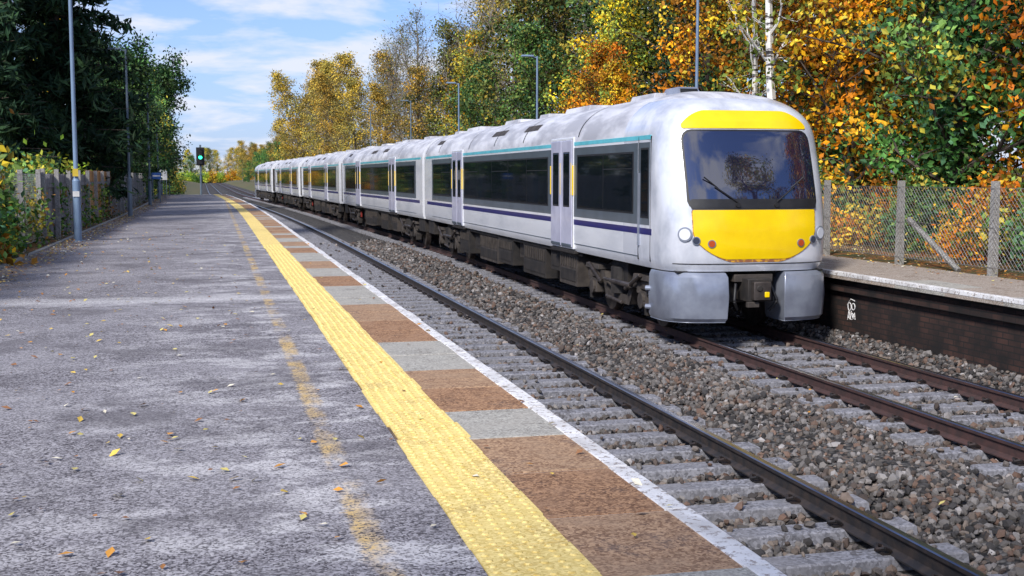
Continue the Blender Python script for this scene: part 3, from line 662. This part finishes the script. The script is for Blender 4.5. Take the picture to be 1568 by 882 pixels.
def build_coach(cab):
    pa={}
    g=MB(); hull(g,cab); pa['body']=(g,True)
    g=MB()
    if cab: b0,b1=1.52,20.8; wins=[(1.75,4.8,2),(6.9,15.55,5),(17.55,20.55,2)]; doors=[(5.1,6.55),(15.8,17.25)]
    else: b0,b1=1.2,21.05; wins=[(1.5,5.25,2),(7.2,15.15,4),(17.05,20.75,2)]; doors=[(5.5,6.95),(15.4,16.8)]
    side(g,HW,b0,b1,1.62,2.86,t_grey,.003)
    side(g,HW,.88 if cab else .5,LC-.5,1.475,1.57,t_blue,.0035); side(g,HW,(.95 if cab else .3),LC-.3,2.90,2.965,t_cyan,.003)
    side(g,HW-.012,b0,b1,1.12,1.135,t_grey,.008)
    pa['livery_bands']=(g,False)
    g=MB()
    for a,b,n in wins:
        side(g,HW,a-.04,b+.04,1.77,2.73,mat_black,.006)
        w=(b-a)/n
        for i in range(n):
            side(g,HW,a+i*w+.02,a+(i+1)*w-.02,1.80,2.70,t_glass,.010)
            if i%2==0 and n>1: side(g,HW,a+i*w+.02,a+(i+1)*w-.02,2.46,2.475,mat_black,.013)
    pa['windows']=(g,False)
    g=MB()
    for a,b in doors:
        side(g,HW,a-.06,b+.06,1.02,3.06,t_white,.012)
        side(g,HW,a-.015,b+.015,1.04,3.02,mat_black,.015)
        mid=(a+b)/2
        for c,d in((a,mid-.01),(mid+.01,b)):
            side(g,HW,c,d,1.05,3.01,t_door,.030)
            side(g,HW,c+.14,d-.14,1.78,2.80,mat_black,.033); side(g,HW,c+.16,d-.16,1.80,2.78,t_glass,.036)
            side(g,HW,c+.02,d-.02,1.05,1.11,t_grey,.034)
        side(g,HW,a-.055,a-.025,2.0,2.55,t_yel,.036); side(g,HW,b+.025,b+.055,2.0,2.55,t_yel,.036)
        side(g,HW,a+.03,a+.07,2.0,2.6,t_yel,.034); side(g,HW,mid+.04,mid+.08,2.0,2.6,t_yel,.034)
        side(g,HW-.06,a-.1,b+.1,.93,1.0,t_under,.06)
    pa['doors']=(g,False)
    g=MB()
    for yc,l,w,h in([(3.9,1.3,.45,.05),(7.4,1.8,.6,.03),(10.6,.9,.45,.05),(13.2,1.5,.6,.03),(18.,1.9,.6,.04),(21.1,.8,.5,.04)]):
        g.box(-w,w,yc-l/2,yc+l/2,ZT-.15,ZT+h,t_roof,.06)
        for q in range(4): g.box(-w+.12,w-.12,yc-l/2+.2+q*l/5,yc-l/2+.24+q*l/5,ZT+h-.01,ZT+.01+h,t_under)
    for yc in(4.8,9.,11.9,15.,19.6,21.9):
        for i in range(len(ZS)-1):
            if ZS[i]>3.0:
                for s in(-1,1):
                    a=(s*(wz(ZS[i])+.008),ZS[i]+.006);b=(s*(wz(ZS[i+1])+.008),ZS[i+1]+.006)
                    g.add([(a[0],yc-.02,a[1]),(a[0],yc+.02,a[1]),(b[0],yc+.02,b[1]),(b[0],yc-.02,b[1])],[(0,1,2,3)],t_under)
    for yc,l in((8.8,1.2),(12.,1.4),(20.1,.9)):
        for s in(-1,1):
            z0,z1=3.30,3.42; g.add([(s*(wz(z0)+.012),yc-l/2,z0),(s*(wz(z0)+.012),yc+l/2,z0),(s*(wz(z1)+.012),yc+l/2,z1),(s*(wz(z1)+.012),yc-l/2,z1)],[(0,1,2,3)],t_under2)
    pa['roof_equipment']=(g,False)
    g=MB()
    y1=2.95 if cab else 3.5
    bogie(g,y1); bogie(g,LC-3.5)
    y=y1+2.2
    for l,z0,x1,mt in((1.2,.32,1.20,t_under2),(.7,.5,1.13,t_under),(1.9,.28,1.18,t_under),(.5,.55,1.08,t_under2),(1.5,.34,1.20,t_under),(2.1,.26,1.16,t_under2),(.8,.45,1.08,t_under),(1.3,.3,1.20,t_under)):
        if y+l>LC-5.4: break
        for s in(-1,1):
            g.box(*sorted((s*.3,s*x1)),y,y+l,z0,.96,mt)
            g.box(*sorted((s*x1,s*(x1+.012))),y+.08,y+l-.08,z0+.08,z0+.3,t_under)
            for q in range(int(l/.16)): g.box(*sorted((s*x1,s*(x1+.02))),y+.1+q*.16,y+.13+q*.16,z0+.34,.86,t_under2)
            g.cyl((s*(x1-.05),y+l+.06,z0+.15),(s*(x1-.05),y+l+.06,.95),.03,t_wheel,8)
        y+=l+.22
    g.box(-.25,.25,y1+1.7,LC-5.2,.5,.96,t_under)
    side(g,1.17,y1+1.9,LC-5.2,.9,.97,t_under,.03)
    side(g,1.1,LC-5.7,LC-5.45,.5,.75,t_red,.02)
    if not cab: g.box(-.4,.4,-.2,.4,.55,.95,t_under)
    g.box(-.4,.4,LC-.4,LC+.1,.55,.95,t_under); 
    side(g,1.08,LC-1.2,LC-.15,.55,.98,t_under,.12)
    if not cab: side(g,1.08,.15,1.2,.55,.98,t_under,.12)
    g.box(-.62,.62,LC-.01,LC+.32,1.05,3.2,mat_black)
    g.box(-1.17,1.17,LC,LC+.12,1.1,3.0,t_under)
    if not cab: g.box(-1.17,1.17,-.12,0,1.1,3.0,t_under)
    pa['underframe']=(g,False)
    if cab:
        g=MB()
        patch(g,rounded(lambda z:1.01,1.88,3.03,.12,.16),.006,mat_black)
        patch(g,rounded(lambda z:.98,1.93,3.00,.10,.14),.014,t_screen)
        patch(g,rounded(lambda z:.97,1.88,2.02,.03,.03,6),.020,mat_black)
        patch(g,rounded(lambda z:.98-max(0,z-3.10)*.9,3.045,3.31,.03,.19),.012,t_yel)
        lw=lambda z:.95-.03*(1.88-z)-.42*max(0,(1.55-z)/.4)**2
        patch(g,rounded(lambda z:lw(z)+.014,1.115,1.87,.09,.02),.006,t_chip)
        patch(g,rounded(lw,1.16,1.868,.09,.02),.010,t_yel)
        for s in(-1,1):
            for x,z,r,lm in((1.05,1.52,.105,l_white),(.905,1.43,.06,l_dark),(.69,1.385,.06,l_orange)):
                x*=s; e=.01; nx=(yf(x+e,z)-yf(x-e,z))/(2*e); N=Vector((nx,-1,0)).normalized(); P0=Vector((x,yf(x,z),z))
                g.cyl(P0-N*.05,P0+N*.022,r,t_silver,22); g.cyl(P0+N*.02,P0+N*.028,r*.78,lm,22)
            a=Vector((s*.30,yf(.3,2.0)-.05,1.98)); b=Vector((s*.62,yf(.6,2.25)-.045,2.20)); g.cyl(a,b,.011,mat_black,6)
            g.cyl(b+Vector((s*.16,.03,.14)),b+Vector((-s*.24,0,-.16)),.010,mat_black,6); g.cyl(a+Vector((0,.05,-.04)),a+Vector((0,-.02,-.04)),.035,mat_black,10)
        side(g,HW,.98,1.46,1.62,2.86,t_grey,.003)
        side(g,HW,1.02,1.38,1.72,2.78,mat_black,.006); side(g,HW,1.05,1.35,1.75,2.75,t_glass,.010)
        for y in(1.47,): side(g,HW,y,y+.018,1.08,2.95,mat_black,.004)
        side(g,HW,1.41,1.43,1.3,2.4,t_silver,.035); side(g,HW,.93,.942,1.08,2.95,mat_black,.003)
        patch(g,rounded(lambda z:1.18,1.085,1.098,.001,.001,4),.003,t_under,30)
        g.box(-.28,.28,.98,1.5,3.42,3.53,t_nose,.03)
        g.box(-.26,.26,2.7,3.5,ZT-.1,ZT+.12,t_silver,.1); g.box(-.15,.15,2.75,2.8,ZT+.03,ZT+.09,mat_black)
        pa['cab_front']=(g,True)
        g=MB()
        for s in(-1,1):
            lv=[(.24,.05),(.30,.0),(.62,-.02),(.90,0),(.965,.05)]
            vs=[];nr=0
            for z,ins in lv:
                pl=[(.44+ins*.5,.65)]
                for f in(.33,.45,.57,.68,.77,.85,.91,.95,.98,.995,1.):
                    w=HW-.015-ins*.6; x=f*w; fy=.0+.76*(1-(1-f**3.3)**(1/3.3)); pl.append((x if f>.33 else .44+ins*.5,fy+ins-.02))
                pl+=[(HW-.015-ins*.6,1.0),(1.1,1.0),(1.0,.65)]
                nr=len(pl); vs+=[(s*a,b,z) for a,b in pl]
            fs=[(i*nr+k,i*nr+(k+1)%nr,(i+1)*nr+(k+1)%nr,(i+1)*nr+k) for i in range(len(lv)-1) for k in range(nr)]+[tuple(range(nr)),tuple((len(lv)-1)*nr+k for k in range(nr))]
            g.add(vs,fs,t_silver)
            for z in(.4,.68): g.cyl((s*1.22,.9,z),(s*1.34,1.0,z),.04,t_silver,10)
            g.box(*sorted((s*1.05,s*1.24)),1.1,1.4,.35,.42,t_under2); g.box(*sorted((s*1.05,s*1.24)),1.1,1.4,.62,.68,t_under2)
        g.box(-1.0,1.0,.35,.9,.5,1.0,t_under); g.box(-1.15,1.15,.2,1.5,.955,.985,mat_black)
        g.box(-.18,.18,-.12,.4,.55,.88,t_under); g.box(-.13,.13,-.22,-.10,.58,.84,t_wheel); g.cyl((-.05,-.235,.75),(-.05,-.20,.75),.045,t_under,12); g.box(-.2,-.02,-.16,-.08,.47,.55,t_under2)
        g.box(.03,.10,-.24,-.20,.62,.70,t_yel); g.box(-.3,.3,.1,.4,.82,.93,t_under2); g.path([(.25,.1,.8),(.32,-.02,.55),(.22,.05,.4)],.025,mat_black,8); g.path([(-.28,.1,.8),(-.34,0,.55),(-.25,.1,.42)],.025,mat_black,8)
        pa['bumper_and_coupler']=(g,True)
    return pa
train=bpy.data.objects.new('passenger_train',None); link(train)
proto={True:build_coach(True),False:build_coach(False)}
meshes={}
for cab in(True,False):
    for nm,(g,sm) in proto[cab].items():
        o=g.obj(nm,smooth=sm,angle=35 if nm!='body' else 60); meshes[(cab,nm)]=o.data; bpy.data.objects.remove(o)
y=16.1; TC=CR-.07
for i in range(5):
    ya_,yb_=y,y+LC
    p0=Vector((TC+offR(ya_+3),ya_,RAILZ)); p1=Vector((TC+offR(yb_-3),yb_,RAILZ))
    cab=i in(0,4); ang=math.atan2(-(p1.x-p0.x),(p1.y-p0.y))
    if i==4: p0,ang=p1,ang+math.pi
    e=bpy.data.objects.new('coach_%d'%(i+1),None); link(e,train); e.location=p0; e.rotation_euler=(0,0,ang)
    for (c,nm),me in meshes.items():
        if c==cab:
            o=bpy.data.objects.new(nm+'_%d'%(i+1),me); link(o,e)
            if nm in('doors','underframe','bumper_and_coupler','roof_equipment'):
                b=o.modifiers.new('bev','BEVEL'); b.width=.012; b.segments=2; b.limit_method='ANGLE'; b.angle_limit=rad(40)
    y+=22.65

# ------------------------------------------------------------------ world, sun, camera
el,rot=rad(40),rad(222)
w=bpy.data.worlds.new('World'); scene.world=w; w.use_nodes=True; t=NT(w); bg=t.n['Background']
sky=t.new('ShaderNodeTexSky',sky_type='NISHITA'); sky.sun_disc=False; sky.sun_elevation=el; sky.sun_rotation=rot; sky.air_density=1.; sky.dust_density=.5; sky.ozone_density=3.
tc=t.new('ShaderNodeTexCoord').outputs['Generated']; s=t.new('ShaderNodeSeparateXYZ'); t.l.new(tc,s.inputs[0])
zz=t.math('ADD',t.math('MAXIMUM',s.outputs[2],0.),.16)
cb=t.new('ShaderNodeCombineXYZ'); t.l.new(t.math('DIVIDE',s.outputs[0],zz),cb.inputs[0]); t.l.new(t.math('DIVIDE',s.outputs[1],zz),cb.inputs[1])
cl=t.mr(t.noise(t.mapping(cb.outputs[0],(1,1,1),(2.9,.8,0)),2.0,7,.55,.2),.47,.60)
haze=t.mr(s.outputs[2],0,.22,.65,0)
base=t.mix(1.,sky.outputs[0],(.74,.84,1.16),'MULTIPLY'); base=t.mix(haze,base,(3.0,4.0,6.3)); col=t.mix(t.math('MULTIPLY',cl,.85),base,(5.9,6.1,6.8))
t.l.new(col,bg.inputs[0]); bg.inputs[1].default_value=.148
L=bpy.data.lights.new('sun','SUN'); L.energy=4.3; L.angle=rad(9); L.color=(1,.955,.89); lo=bpy.data.objects.new('sun',L); link(lo)
d=Vector((math.sin(rot)*math.cos(el),math.cos(rot)*math.cos(el),math.sin(el))); lo.rotation_euler=d.to_track_quat('Z','Y').to_euler()
cam=bpy.data.cameras.new('camera'); co=bpy.data.objects.new('camera',cam); link(co); co.location=(0,0,1.45); co.rotation_euler=(rad(90-5.28),0,rad(-13.74))
cam.sensor_width=36; cam.lens=1850/1568*36; cam.clip_end=6000; cam.clip_start=.05
scene.camera=co
scene.view_settings.view_transform='Standard'; scene.view_settings.look='None'; scene.view_settings.exposure=0
